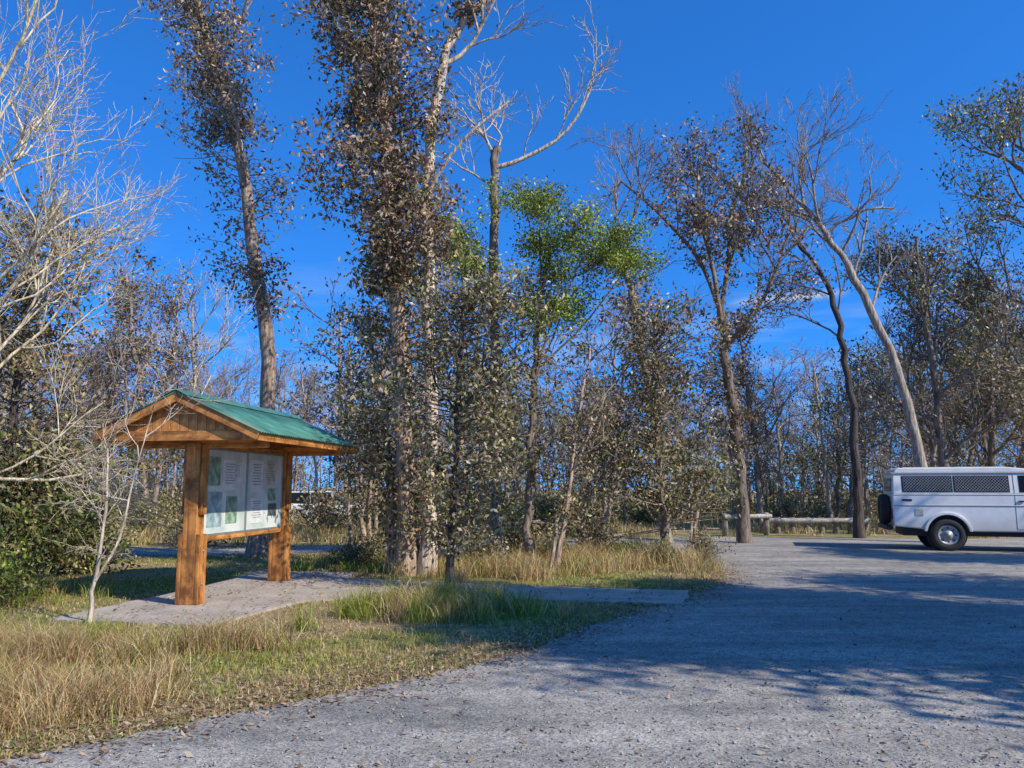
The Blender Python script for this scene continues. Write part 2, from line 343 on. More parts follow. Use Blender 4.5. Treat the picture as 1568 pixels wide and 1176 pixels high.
for ring,(yy,st) in enumerate(((45,8),(57,6.5),(73,7))):
    x=-.95*yy
    while x<.98*yy:
        o=obj('thicket',th[g.integers(0,3)],(x,yy+g.normal(0,2.2),0),und); s=g.uniform(.7,1.15)*(1,1.15,1.35)[ring]
        if .05<x/yy<.28: s*=.85
        o.scale=(s*1.1,s,s); o.rotation_euler=(0,0,g.choice([0,3.14])+g.normal(0,.25)); x+=st*g.uniform(.8,1.3)
def shrub(seed,pal,r,n,per=30,L=.12):
    t=TB(seed)
    for k in range(n):
        a=t.r.uniform(0,6.28); e=t.r.uniform(.15,1.5); rr=r*t.r.uniform(.3,1)**.5*(.8+.3*math.sin(3*a+seed))
        c=np.array([math.cos(a)*math.cos(e)*rr,math.sin(a)*math.cos(e)*rr,.1+math.sin(e)*rr*.95])
        t.tube([[c[0]*.1,c[1]*.1,0],c*[.5,.5,.6],c],[.018,.012,.006],3,GREY); t.cluster(c,r*.15,per,pal,L)
    return t.mesh('shrub_%d'%seed)
sh=[shrub(61,DARKG+OLIVE,1.2,90,30,.12),shrub(62,OLIVE,1.0,65,22,.11),shrub(63,BROWN+OLIVE,1.1,60,20,.11),shrub(64,DARKG+GREEN[:1],.7,80,36,.07)]
for i,(k,x,y,s) in enumerate(((0,-9.0,14.2,1.1),(0,-10.4,13.2,1.3),(0,-8.2,15.5,.9),(3,-7.2,11.2,1.1),(3,-8.2,12.2,1.4),(2,-8.8,22.8,1.2),(1,-3.0,17.2,.6),(3,2.6,18.6,.6),(2,4.4,18.6,.6),(2,-.6,16.2,.7),(1,.9,17.9,.6),(2,-3.3,16.6,.55),(2,-7.0,30,1.5),(1,-5.4,29.6,1.5),(0,-4,30.5,1.3),(2,-1.5,16.6,.75),(1,-12,23,1.2),(0,-15,23.2,1.4),(2,-15.5,25.5,2),(2,2.0,19.5,1.0),(2,.2,18.8,.9),(1,3.2,17.4,.5))):
    o=obj('shrub',sh[k],(x,y,0)); o.scale=(s,s,s*.95); o.rotation_euler=(0,0,i*1.7)
for k in range(100):
    y=g.uniform(28.5,50); x=g.uniform(-.8,.85)*y
    if -12<x<-5 and y<37.5: continue
    if 5<x<14 and y<34: continue
    o=obj('bush',sh[g.integers(0,4)],(x,y,0),und); s=g.uniform(.6,1.5); o.scale=(s*1.2,s*1.2,s*.9); o.rotation_euler=(0,0,g.uniform(0,6))

# ------------------------------------------------------------ ground / roads
road=[(-60,-1),(-15,2.7),(-6,4.1),(-3.02,4.95),(-2.19,5.78),(-1.18,6.7),(-.49,7.4),(.1,8.09),(.88,9.57),(1.85,11.0),(2.9,12.6),(3.7,14.2),(4.1,15.8),(4.25,17.6),(4.1,19.5),(3.3,21.3),(1.2,22),(-3,20),(-8,19),(-14,18.6),(-60,22),
      (-60,26),(-14,22.2),(-8,21.8),(0,24.2),(3,26.2),(6,27),(10,26.5),(14,26),(25,26.5),(80,30),(80,-40),(-60,-40)]
def resample(poly,step,jit,amax=60):
    out=[]; n=len(poly)
    for i in range(n):
        a=np.array(poly[i],float); b=np.array(poly[(i+1)%n],float); L=np.linalg.norm(b-a)
        m=max(1,int(L/step)) if max(abs(a).max(),abs(b).max())<amax else 1
        for k in range(m): out.append(a+(b-a)*k/m+(R.normal(0,jit,2) if m>1 else 0))
    return np.array(out)
def sheet(name,poly,z,mat):
    bm=bmesh.new(); vs=[bm.verts.new((p[0],p[1],z)) for p in poly]; bm.faces.new(vs)
    bmesh.ops.triangulate(bm,faces=bm.faces[:]); 
    for f in bm.faces:
        if f.normal.z<0: f.normal_flip()
    me=bpy.data.meshes.new(name); bm.to_mesh(me); bm.free(); me.materials.append(mat); return obj(name,me)
def inpoly(x,y,poly):
    poly=np.asarray(poly); c=np.zeros(len(x),bool); n=len(poly); j=n-1
    for i in range(n):
        xi,yi=poly[i];xj,yj=poly[j]
        if yi!=yj:
            k=((yi>y)!=(yj>y))&(x<(xj-xi)*(y-yi)/(yj-yi)+xi); c^=k
        j=i
    return c
M_ground,nt,b,o=newmat('grassy_ground'); co=mapping(nt,(1,1,1))
n1=noise(nt,co,.45,3,.65); n2=noise(nt,co,3.5,4,.7); n3=noise(nt,co,45,3,.7)
c=ramp(nt,n2,[(.3,(.18,.12,.06)),(.48,(.40,.29,.14)),(.62,(.54,.41,.2))])
c2=ramp(nt,n2,[(.3,(.13,.15,.03)),(.6,(.30,.31,.07))])
c=mix(nt,ramp(nt,n1,[(.44,(0,0,0)),(.6,(1,1,1))]),c,c2)
c=mix(nt,1.0,c,ramp(nt,n3,[(.3,(.45,.45,.45)),(.7,(1.35,1.3,1.25))]),'MULTIPLY')
nt.links.new(c,b.inputs['Base Color']); b.inputs['Roughness'].default_value=.95; bump(nt,n3,b,.9,.03)
sheet('ground',[(-900,-900),(900,-900),(900,900),(-900,900)],0,M_ground)

M_road,nt,b,o=newmat('gravel'); co=mapping(nt,(1,1,1))
n1=noise(nt,co,.5,3,.6); n2=noise(nt,co,5,4,.75)
mpw=mapping(nt,(.35,1.6,1)); n4=noise(nt,mpw,.9,3,.65)
vo=N(nt,'ShaderNodeTexVoronoi'); vo.inputs['Scale'].default_value=75; nt.links.new(co,vo.inputs['Vector'])
vc=N(nt,'ShaderNodeRGBToBW'); nt.links.new(vo.outputs['Color'],vc.inputs[0])
c=ramp(nt,n1,[(.3,(.27,.25,.215)),(.7,(.38,.35,.30))])
c=mix(nt,1.0,c,ramp(nt,n4,[(.35,(.72,.72,.72)),(.65,(1.2,1.18,1.15))]),'MULTIPLY')
c=mix(nt,1.0,c,ramp(nt,n2,[(.25,(.55,.55,.57)),(.5,(.97,.97,.97)),(.75,(1.3,1.26,1.2))]),'MULTIPLY')
c=mix(nt,1.0,c,ramp(nt,vc.outputs[0],[(.1,(.5,.5,.52)),(.5,(1,1,1)),(.9,(1.5,1.48,1.4))]),'MULTIPLY')
sp=noise(nt,co,1.3,5,.75)
c=mix(nt,ramp(nt,sp,[(.58,(0,0,0)),(.72,(.55,.55,.55))]),c,(.36,.28,.18))
nt.links.new(c,b.inputs['Base Color']); b.inputs['Roughness'].default_value=.9
ad=N(nt,'ShaderNodeMath',operation='ADD'); nt.links.new(vc.outputs[0],ad.inputs[0]); nt.links.new(n2,ad.inputs[1]); bump(nt,ad.outputs[0],b,.5,.012)
roadp=resample(road,.16,.035,30); sheet('gravel_road',roadp,.004,M_road)

M_path,nt,b,o=newmat('concrete_path'); co=mapping(nt,(1,1,1))
n1=noise(nt,co,1.6,4,.7); n3=noise(nt,co,30,3,.7)
c=ramp(nt,n1,[(.3,(.34,.285,.22)),(.7,(.55,.465,.37))]); c=mix(nt,1.0,c,ramp(nt,n3,[(.3,(.7,.7,.7)),(.7,(1.2,1.2,1.2))]),'MULTIPLY')
nt.links.new(c,b.inputs['Base Color']); b.inputs['Roughness'].default_value=.9; bump(nt,n3,b,.3,.01)
path=[(-5.65,9.95),(-3.55,9.5),(-2.95,11.6),(-1.43,12.2),(.3,11.7),(2.35,11.3),(2.75,12.7),(.2,13.3),(-1.5,13.9),(-2.9,14.4),(-2.95,15.4),(-4.9,15.7),(-5.0,13.3)]
pp=resample(path,.3,.02)
bm=bmesh.new(); vs=[bm.verts.new((p[0],p[1],.03)) for p in pp]; f=bm.faces.new(vs)
ex=bmesh.ops.extrude_face_region(bm,geom=[f]); 
for v in ex['geom']:
    if isinstance(v,bmesh.types.BMVert): v.co.z=-.05
bmesh.ops.recalc_face_normals(bm,faces=bm.faces[:]); bmesh.ops.triangulate(bm,faces=[q for q in bm.faces if len(q.verts)>4])
me=bpy.data.meshes.new('concrete_path'); bm.to_mesh(me); bm.free(); me.materials.append(M_path); obj('concrete_path',me)

# ------------------------------------------------------------ grass
def patch(x,y):
    return .5+.25*np.sin(x*.9+1.3*np.sin(y*.7)+.5)+.25*np.sin(y*1.3+x*.5+2*np.sin(x*.45))
def blades(name,x,y,h,w,col,lean=.35,z=0):
    n=len(x); a=R.uniform(0,6.28,n); la=R.uniform(0,6.28,n); ln=R.uniform(.1,1,n)*lean*h
    bx,by=np.cos(a)*w/2,np.sin(a)*w/2; dx,dy=np.cos(la)*ln,np.sin(la)*ln; Z=np.zeros(n)+z
    V=np.stack([np.stack([x-bx,y-by,Z],1),np.stack([x+bx,y+by,Z],1),
       np.stack([x+bx*.7+dx*.35,y+by*.7+dy*.35,h*.6],1),np.stack([x-bx*.7+dx*.35,y-by*.7+dy*.35,h*.6],1),
       np.stack([x+dx,y+dy,h*.95],1)],1).reshape(-1,3)
    i=np.arange(n)[:,None]*5
    return V,i+np.array([[0,1,2,3]]),i+np.array([[3,2,4]]),np.repeat(col,5,0)
def grassobj(name,parts):
    V=[];Q=[];T=[];C=[];o=0
    for v,q,t,c in parts: V.append(v);Q.append(q+o);T.append(t+o);C.append(c);o+=len(v)
    V=np.concatenate(V);Q=np.concatenate(Q);T=np.concatenate(T);C=np.concatenate(C)
    obj(name,make_mesh(name,V,Q,T,0,0,C,[M_grass]))
DRY=np.array([(.70,.48,.20),(.80,.60,.31),(.56,.36,.14),(.46,.27,.11)]); GRN=np.array([(.27,.36,.03),(.40,.44,.05),(.15,.22,.025),(.50,.46,.08)])
def colmix(n,pg):
    c=np.where((R.random(n)<pg)[:,None],GRN[R.integers(0,4,n)],DRY[R.integers(0,4,n)]); return np.minimum(c*R.uniform(.5,1.25,(n,1)),.82)
def ok(x,y): return ~inpoly(x,y,road)&~inpoly(x,y,path)
n=210000; y=4.6+16*R.random(n)**1.5; x=R.uniform(-.72,.45,n)*y-.6; k=ok(x,y); x,y=x[k],y[k]
q=patch(x,y); thin=R.random(len(x))<(.22+.6*q); x,y,q=x[thin],y[thin],q[thin]
grassobj('lawn_grass',[blades('l',x,y,R.uniform(.012,.05,len(x))*(1+.5*q),R.uniform(.004,.009,len(x))*(1+y*.05),colmix(len(x),np.clip(q*1.7-.3,.04,.92)),.9)])
def tufts(name,cs,per,hr,wr,pg,spread=.09,lean=.5):
    cs=np.array(cs); x=np.repeat(cs[:,0],per); y=np.repeat(cs[:,1],per); n=len(x)
    s=np.repeat(R.uniform(.5,1.3,len(cs)),per)
    pgv=np.repeat(np.clip(R.normal(pg,.25,len(cs)),0,1),per)
    rx=R.normal(0,spread,n)*s; ry=R.normal(0,spread,n)*s
    x=x+rx;y=y+ry; k=ok(x,y); h=(R.uniform(*hr,n)*s)[k]
    x,y=x[k],y[k]
    grassobj(name,[blades('t',x,y,h,R.uniform(*wr,len(x)),colmix(len(x),pgv[k]),lean)])
def scat(n,x0,x1,y0,y1): return np.stack([R.uniform(x0,x1,n),R.uniform(y0,y1,n)],1)
c=scat(300,-6.2,-1.9,5.0,8.4); w=c[:,1]>4.9+1.05*(c[:,0]+3.1)+.55; c=c[w & (c[:,0]<-2.6+.1*(c[:,1]-6))]
c=c[R.random(len(c))<.2+.8*(patch(c[:,0]*1.5,c[:,1]*1.6)>.45)]
tufts('dry_grass',c,170,(.08,.36),(.004,.008),.0,.1,1.4)
c=scat(50,-3.2,0,6.4,9.0); c=c[ok(c[:,0]+.3,c[:,1]-.3)]; tufts('green_grass',c,60,(.04,.12),(.004,.008),.6,.1,1.1)
c=scat(80,-7.2,-4.2,6.4,9.3); tufts('green_grass',c,100,(.08,.26),(.004,.009),.8,.09,1.0)
c=np.stack([R.normal(-1.0,.5,85),R.normal(10.6,.38,85)],1); tufts('grass_tussock',c,110,(.1,.4),(.006,.011),.6,.09,1.2)
c=np.vstack([np.stack([R.normal(-.75,.4,26),R.normal(12.3,.2,26)],1)]); tufts('grass_tussock',c,70,(.15,.4),(.006,.011),.3,.09,.9)
c=scat(210,-.2,4.0,14.6,21); c=c[R.random(len(c))<.25+.75*(patch(c[:,0]*1.7,c[:,1])>.48)]; c=np.vstack([c,scat(40,-2.6,.6,14.2,16.5)]); tufts('dry_grass',c,90,(.12,.46),(.008,.014),.08,.13,1.1)
c=scat(100,-4.5,-1.0,15.5,18.5); tufts('green_grass',c,70,(.1,.32),(.008,.014),.7,.13,.8)
c=scat(60,-9.5,-6,10.9,13.5); tufts('green_grass',c,80,(.1,.3),(.006,.011),.6,.12,.8)
c=scat(1000,-26,26,22.2,34); c=c[~((c[:,0]>5)&(c[:,0]<14)&(c[:,1]<32)&(R.random(len(c))<.75))]; tufts('meadow_grass',c,40,(.1,.42),(.014,.03),.15,.2,.8)
c=scat(800,-42,42,34,60); tufts('meadow_grass',c,24,(.2,.7),(.03,.06),.2,.35,.8)

def litter(name,x,y,z,L,pal):
    n=len(x); pal=np.array(pal)
    a=R.uniform(0,6.28,n); d=np.stack([np.cos(a),np.sin(a),R.normal(0,.25,n)],1); s=np.stack([-np.sin(a),np.cos(a),R.normal(0,.3,n)],1)
    c=np.stack([x,y,np.zeros(n)+z+R.uniform(.006,.02,n)],1); L=L[:,None]
    v=np.stack([c-d*L/2,c+s*L*.2,c+d*L/2+[0,0,.008],c-s*L*.2],1).reshape(-1,3)
    col=pal[R.integers(0,len(pal),n)]*R.uniform(.6,1.3,(n,1))
    obj(name,make_mesh(name,v,np.arange(n*4).reshape(-1,4),np.zeros((0,3)),0,0,np.repeat(col,4,0),[M_grass]))
LIT=[(.36,.22,.11),(.48,.33,.18),(.2,.12,.07),(.55,.42,.27)]
ep=np.array(roadp[(np.abs(roadp)<30).all(1)]); 
E=ep[(ep[:,1]<22.5)&(ep[:,0]>-9)&(ep[:,1]>3)]; i=R.integers(0,len(E),26000); off=R.normal(0,.3,(26000,2)); 
x=E[i,0]+off[:,0]-.12;y=E[i,1]+off[:,1]+.12
n=13000; yy=4.8+14*R.random(n)**1.3; xx=R.uniform(-.7,.35,n)*yy-.3; k=ok(xx,yy)
n2_=1600; y3=4.5+16*R.random(n2_)**1.3; x3=R.uniform(-.5,.7,n2_)*y3
n4=2000; x4=R.uniform(-5.6,2.6,n4); y4=R.uniform(9.6,15.5,n4); k4=inpoly(x4,y4,path)
X=np.concatenate([x,xx[k],x3]);Y=np.concatenate([y,yy[k],y3])
litter('leaf_litter',X,Y,.004,R.uniform(.03,.07,len(X)),LIT)
litter('path_leaf_litter',x4[k4],y4[k4],.032,R.uniform(.04,.08,k4.sum()),LIT)
def pebbles(n):
    y=4.2+12*R.random(n)**1.8; x=R.uniform(-.7,.75,n)*y; k=inpoly(x,y,road); x,y=x[k],y[k]; n=len(x)
    s=R.gamma(2.,.0022,n)+.002; s=np.minimum(s,.016)
    base=np.array([(1,0,0),(0,1,0),(-1,0,0),(0,-1,0),(0,0,.8),(0,0,-.4)])
    a=R.uniform(0,6.28,n); ca,sa=np.cos(a),np.sin(a)
    B=base[None]*R.uniform(.6,1.2,(n,6,1)); v=np.stack([B[...,0]*ca[:,None]-B[...,1]*sa[:,None],B[...,0]*sa[:,None]+B[...,1]*ca[:,None],B[...,2]],-1)*s[:,None,None]
    v+=np.stack([x,y,.004+s*.3],1)[:,None]
    T=np.array([(0,1,4),(1,2,4),(2,3,4),(3,0,4),(1,0,5),(2,1,5),(3,2,5),(0,3,5)]); F=(np.arange(n)[:,None,None]*6+T[None]).reshape(-1,3)
    col=np.array([.32,.295,.26])*R.uniform(.5,1.5,(n,1))
    obj('gravel_stones',make_mesh('gravel_stones',v.reshape(-1,3),np.zeros((0,4)),F,0,0,np.repeat(col,6,0),[M_stone]))
pebbles(22000)

# ------------------------------------------------------------ object building helpers
def box(name,parent,c,s,mat,bev=.008,rot=(0,0,0)):
    bm=bmesh.new(); bmesh.ops.create_cube(bm,size=1); bmesh.ops.scale(bm,vec=s,verts=bm.verts)
    me=bpy.data.meshes.new(name); bm.to_mesh(me); bm.free(); me.materials.append(mat)
    o=obj(name,me,c,parent); o.rotation_euler=rot
    if bev: m=o.modifiers.new('b','BEVEL'); m.width=bev; m.segments=2
    return o
def prism(name,parent,prof,y0,y1,mat,bev=0,axis='y',smooth=False):
    bm=bmesh.new(); n=len(prof)
    A=[bm.verts.new((p[0],y0,p[1])) for p in prof]; B=[bm.verts.new((p[0],y1,p[1])) for p in prof]
    bm.faces.new(A); bm.faces.new(B[::-1])
    for i in range(n): bm.faces.new((A[i],B[i],B[(i+1)%n],A[(i+1)%n]))
    bmesh.ops.recalc_face_normals(bm,faces=bm.faces[:])
    me=bpy.data.meshes.new(name); bm.to_mesh(me); bm.free(); me.materials.append(mat); o=obj(name,me,(0,0,0),parent)
    if bev: m=o.modifiers.new('b','BEVEL'); m.width=bev; m.segments=3; m.limit_method='ANGLE'; m.angle_limit=.6
    return o
def lathe(name,parent,prof,c,rot,mat,seg=32):
    bm=bmesh.new(); rings=[]
    for r,z in prof: rings.append([bm.verts.new((r*math.cos(2*math.pi*k/seg),r*math.sin(2*math.pi*k/seg),z)) for k in range(seg)])
    for a,b2 in zip(rings,rings[1:]):
        for k in range(seg): bm.faces.new((a[k],a[(k+1)%seg],b2[(k+1)%seg],b2[k]))
    bm.faces.new(rings[0][::-1]); bm.faces.new(rings[-1]); bmesh.ops.recalc_face_normals(bm,faces=bm.faces[:])
    for f in bm.faces: f.smooth=len(f.verts)==4
    me=bpy.data.meshes.new(name); bm.to_mesh(me); bm.free(); me.materials.append(mat); o=obj(name,me,c,parent); o.rotation_euler=rot; return o

def woodmat(name,col,axis):
    m,nt,b,o=newmat(name); s=[14,14,14]; s[axis]=.9; co=mapping(nt,tuple(s)); f=noise(nt,co,1.6,4,.65)
    co2=mapping(nt,(1,1,1)); g2=noise(nt,co2,2.6,4,.7)
    c=ramp(nt,f,[(.3,tuple(x*.4 for x in col)),(.5,col),(.72,tuple(min(1,x*1.35) for x in col))])
    c=mix(nt,1.,c,ramp(nt,g2,[(.36,(.36,.3,.27)),(.58,(1.1,1.1,1.1))]),'MULTIPLY')
    nt.links.new(c,b.inputs['Base Color']); b.inputs['Roughness'].default_value=.6; bump(nt,f,b,.4,.012); return m
WO=(.58,.235,.05)
Wx,Wy,Wz=woodmat('timber_x',WO,0),woodmat('timber_y',WO,1),woodmat('timber_z',WO,2)
Wd=woodmat('timber_dark',(.2,.075,.025),2)

# ------------------------------------------------------------ information shelter
K=bpy.data.objects.new('information_shelter',None); sc.collection.objects.link(K); K.location=(-4.21,12.6,.0); K.rotation_euler=(0,0,math.radians(-8.2))
galv=flat('galvanised',(.4,.4,.4),.4,.8)
for s,nm in ((-1,'front'),(1,'back')):
    y=s*1.42
    box('post_'+nm,K,(0,y,1.13),(.20,.20,2.2),Wz)
    for q in (-1,1):
        box('post_cheek',K,(q*.133,y,.5),(.06,.2,.95),Wz,.006)
        box('post_cheek_upper',K,(q*.125,y,1.72),(.045,.15,.96),Wz,.006)
    for bz in (.3,.75):
        for q in (-1,1): lathe('bolt',K,[(.018,0),(.018,.012),(.01,.018)],(q*.163,y,bz),(0,q*math.pi/2,0),galv,10)
    box('cross_beam_'+nm,K,(0,y,2.24),(2.1,.1,.16),Wx)
hw=1.15; rz=2.86; ez=2.34; sl=math.atan2(rz-ez,hw); F=-2.0; Bk=1.8
box('ridge_beam',K,(0,(F+Bk)/2,2.70),(.09,Bk-F-.1,.2),Wy)
for q in (-1,1):
    box('eave_beam',K,(q*.95,(F+Bk)/2,2.345),(.08,Bk-F-.14,.13),Wy)
    box('eave_fascia',K,(q*(hw+.012),(F+Bk)/2,ez-.045),(.025,Bk-F-.06,.13),Wy,.004)
    nR=9
    for k in range(nR):
        yy=F+.12+(Bk-F-.24)*k/(nR-1)
        box('rafter',K,(q*hw*.5,yy,(rz+ez)/2-.075),(hw/math.cos(sl)-.06,.045,.08),Wx,.004,(0,q*sl,0))
    box('soffit_lining',K,(q*hw*.5,(F+Bk)/2,(rz+ez)/2-.02),(hw/math.cos(sl)-.01,Bk-F-.05,.018),Wy,.0,(0,q*sl,0))
    for y0,nm in ((F-.013,'front'),(Bk+.013,'back')):
        box('barge_board_'+nm,K,(q*(hw*.5+.01),y0,(rz+ez)/2-.035),(hw/math.cos(sl)+.05,.025,.13),Wx,.004,(0,q*sl,0))
for y0 in (F+.10,Bk-.10):
    nb=16
    for k in range(nb):
        xc=-1.05+2.1*(k+.5)/nb; top=rz-.09-abs(xc)*(rz-ez)/hw; bot=2.325
        if top-bot>.04: box('gable_board',K,(xc,y0,(top+bot)/2),(2.1/nb-.008,.02,top-bot),Wz,.003)
    box('gable_tie',K,(0,y0-.028 if y0<0 else y0+.028,2.30),(2.28,.03,.13),Wx,.004)
M_roof=flat('green_roof_steel',(.07,.21,.155),.45,.0,.4,3.5)
def roof(q):
    nu=int((Bk-F+.1)/.0127); V=[];Q=[]
    ys=np.linspace(F-.05,Bk+.05,nu)
    for j,t in enumerate((0,1.06)):
        for i,yy in enumerate(ys):
            z=rz+.03-(rz-ez)*t+.009*math.sin(yy*2*math.pi/.076); V.append((q*hw*t,yy,z))
    for i in range(nu-1): Q.append((i,i+1,nu+i+1,nu+i) if q<0 else (i,nu+i,nu+i+1,i+1))
    me=make_mesh('roof_sheet',np.array(V),np.array(Q),np.zeros((0,3)),0,0,None,[M_roof],np.ones(len(Q),bool)); o=obj('roof_sheet',me,(0,0,0),K)
    m=o.modifiers.new('s','SOLIDIFY'); m.thickness=.006
roof(-1);roof(1)
prism('ridge_cap',K,[(-.17,rz-.03),(0,rz+.055),(.17,rz-.03),(.17,rz-.022),(0,rz+.066),(-.17,rz-.022)],F-.06,Bk+.06,M_roof)
M_board,nt,b,o=newmat('notice_panel'); co=mapping(nt,(1,1,1)); n1=noise(nt,co,2.2,3)
nt.links.new(ramp(nt,n1,[(.35,(.5,.58,.5)),(.6,(.74,.76,.67))]),b.inputs['Base Color']); b.inputs['Roughness'].default_value=.15
M_post=[flat('poster_green',(.25,.37,.25),.3,0,.6,9),flat('poster_white',(.75,.75,.69),.3,0,.12,9),flat('poster_blue',(.32,.43,.42),.3,0,.5,8),flat('poster_dark',(.10,.13,.12),.3,0,.3,9),flat('poster_tan',(.6,.55,.42),.3,0,.3,7)]
box('board_core',K,(0,0,1.555),(.06,2.6,1.25),Wd,.004)
M_al=flat('board_frame_metal',(.35,.4,.38),.4,.5)
for fx in (1,-1):
    for k,yc in enumerate((-.65,.65)):
        box('panel',K,(fx*.036,yc,1.555),(.012,1.26,1.2),M_board,.002)
        for z in (.945,2.165): box('panel_frame',K,(fx*.044,yc,z),(.03,1.29,.03),M_al,.003)
        for yy in (-.638,.638): box('panel_frame',K,(fx*.044,yc+yy,1.555),(.03,.022,1.19),M_al,.003)
    P_=[(-1.0,1.85,.36,.42,0),(-.55,1.8,.4,.45,1),(-.95,1.3,.42,.5,2),(-.45,1.28,.34,.4,0),(-.3,1.85,.2,.28,1),(.35,1.8,.42,.5,1),(.85,1.85,.36,.4,4),(.38,1.25,.44,.4,1),(.95,1.25,.32,.2,3),(.92,1.5,.28,.2,0)]
    for i,(yy,zz,w,h,m) in enumerate(P_):
        box('notice',K,(fx*.0445,yy,zz),(.003,w,h),M_post[m],0)
        for l in range(8):
            if m in(1,4): box('notice_text',K,(fx*.0465,yy,zz+h*.36-l*h*.09),(.0012,w*(.75-.12*((l*7)%3)),h*.02),M_post[3],0)
box('board_rail',K,(0,0,.895),(.11,2.62,.07),Wy); box('board_rail',K,(0,0,2.215),(.11,2.62,.07),Wy)

# ------------------------------------------------------------ off-road wagon
M_white,nt,b,o=newmat('white_paint'); co=mapping(nt,(1,1,1)); f=noise(nt,co,3,4)
c=ramp(nt,f,[(.3,(.74,.72,.68)),(.6,(.84,.82,.78))])
gz=N(nt,'ShaderNodeSeparateXYZ'); tc=N(nt,'ShaderNodeTexCoord'); nt.links.new(tc.outputs['Object'],gz.inputs[0])
mr=N(nt,'ShaderNodeMapRange'); mr.inputs['From Min'].default_value=.4; mr.inputs['From Max'].default_value=.9; nt.links.new(gz.outputs['Z'],mr.inputs['Value'])
c=mix(nt,mr.outputs[0],(.5,.45,.38),c); nt.links.new(c,b.inputs['Base Color']); b.inputs['Roughness'].default_value=.28; b.inputs['Coat Weight'].default_value=.3
M_glass,nt,b,o=newmat('dark_glass'); b.inputs['Base Color'].default_value=(.015,.02,.025,1); b.inputs['Roughness'].default_value=.05
M_black=flat('black_plastic',(.02,.02,.02),.6); M_tyre=flat('tyre_rubber',(.03,.028,.026),.85); M_rim=flat('steel_rim',(.38,.36,.33),.5,.3)
M_red=flat('red_lamp',(.4,.02,.015),.2); M_seam=flat('seam',(.12,.12,.12),.7); M_guard=flat('guard_mesh',(.3,.31,.32),.5,.3)
def wheel(par,x,y,z,r,w,out):
    rot=(math.pi/2 if out<0 else -math.pi/2,0,0)
    lathe('tyre',par,[(r*.6,-w/2),(r*.93,-w/2),(r,-w*.36),(r,w*.36),(r*.93,w/2),(r*.64,w/2),(r*.6,w*.4),(r*.6,0)],(x,y,z),rot,M_tyre,40)
    lathe('rim',par,[(r*.6,.01),(r*.61,w*.44),(r*.56,w*.46),(r*.52,w*.3),(r*.3,w*.22),(r*.26,w*.4),(r*.12,w*.42),(r*.1,w*.6),(r*.03,w*.62)],(x,y,z),rot,M_rim,32)
    for k in range(8):
        a=k*math.pi/4; lathe('rim_hole',par,[(r*.05,0),(r*.05,.004)],(x+math.cos(a)*r*.43,y+out*(w*.275),z+math.sin(a)*r*.43),rot,M_black,12)
def arch(cx,cz,r,zb,n=12):
    a0=math.asin((zb-cz)/r); return [(cx+r*math.cos(a),cz+r*math.sin(a)) for a in np.linspace(a0,math.pi-a0,n)]
V_=bpy.data.objects.new('off_road_wagon',None); sc.collection.objects.link(V_); V_.location=(10.02,21.2,0); V_.rotation_euler=(0,0,math.radians(-17))
Wd_=1.74
low=[(0,.62),(0,1.40),(.02,1.46),(3.9,1.46),(3.95,1.24),(4.0,1.2),(4.95,1.12),(5.08,1.0),(5.1,.6),(4.8,.52)]+arch(4.25,.43,.50,.52)+[(3.6,.5),(1.85,.5)]+arch(1.27,.43,.50,.52)+[(.62,.56)]
prism('lower_body',V_,low,0,Wd_,M_white,.035)
box('underbody',V_,(2.55,Wd_/2,.52),(4.6,Wd_-.5,.3),M_black,.02)
bm=bmesh.new(); pr=[(.02,1.455),(.05,2.0),(3.35,2.0),(3.86,1.455)]
A=[bm.verts.new((x,.012+(z-1.455)*.16,z)) for x,z in pr]; B=[bm.verts.new((x,Wd_-.012-(z-1.455)*.16,z)) for x,z in pr]
bm.faces.new(A); bm.faces.new(B[::-1])
for i in range(4): bm.faces.new((A[i],B[i],B[(i+1)%4],A[(i+1)%4]))
bmesh.ops.recalc_face_normals(bm,faces=bm.faces[:]); me=bpy.data.meshes.new('cabin'); bm.to_mesh(me); bm.free(); me.materials.append(M_white)
cab=obj('cabin',me,(0,0,0),V_); m=cab.modifiers.new('b','BEVEL'); m.width=.03; m.segments=3
box('roof_gutter',V_,(1.68,Wd_/2,2.0),(3.36,Wd_-.13,.035),M_white,.01)
prism('roof',V_,[(.09,2.01),(.11,2.09),(.2,2.14),(2.7,2.15),(3.2,2.10),(3.36,2.01)],.12,Wd_-.12,M_white,.03)
for k in range(7): box('roof_rib',V_,(1.5,.3+k*.19,2.15),(2.5,.04,.02),M_white,.008)
tilt=math.atan(.16)
def side(name,x0,x1,z0,z1,mat,off,th=.012,bev=.004):
    for s in (0,1):
        zc=(z0+z1)/2; yy=.012+(zc-1.455)*.16-off; 
        box(name,V_,((x0+x1)/2,yy if s==0 else Wd_-yy,zc),(x1-x0,th,z1-z0),mat,bev,(-tilt if s==0 else tilt,0,0))
GV=[];GF=[]
for (x0,x1) in ((.28,1.42),(1.5,2.72)):
    side('window_surround',x0-.03,x1+.03,1.5,1.93,M_black,.002)
    side('side_window',x0,x1,1.525,1.905,M_glass,.007)
    for s in (1,-1):
        step=.075
        for k in range(-8,40):
            xs=x0+k*step
            if xs>x1: break
            zA,zB=1.525,1.905; H=zB-zA; ca,cb=max(xs,x0),min(xs+H,x1)
            if cb-ca<.02: continue
            za,zb=(zA+(ca-xs),zA+(cb-xs))
            if s<0: za,zb=zB-(ca-xs),zB-(cb-xs)
            t=.006; b0=len(GV)
            for (xx,zz) in ((ca,za-t),(cb,zb-t),(cb,zb+t),(ca,za+t)): GV.append((xx,.012+(zz-1.455)*.16-.018-(.002 if s>0 else 0),zz))
            GF.append((b0,b0+1,b0+2,b0+3))
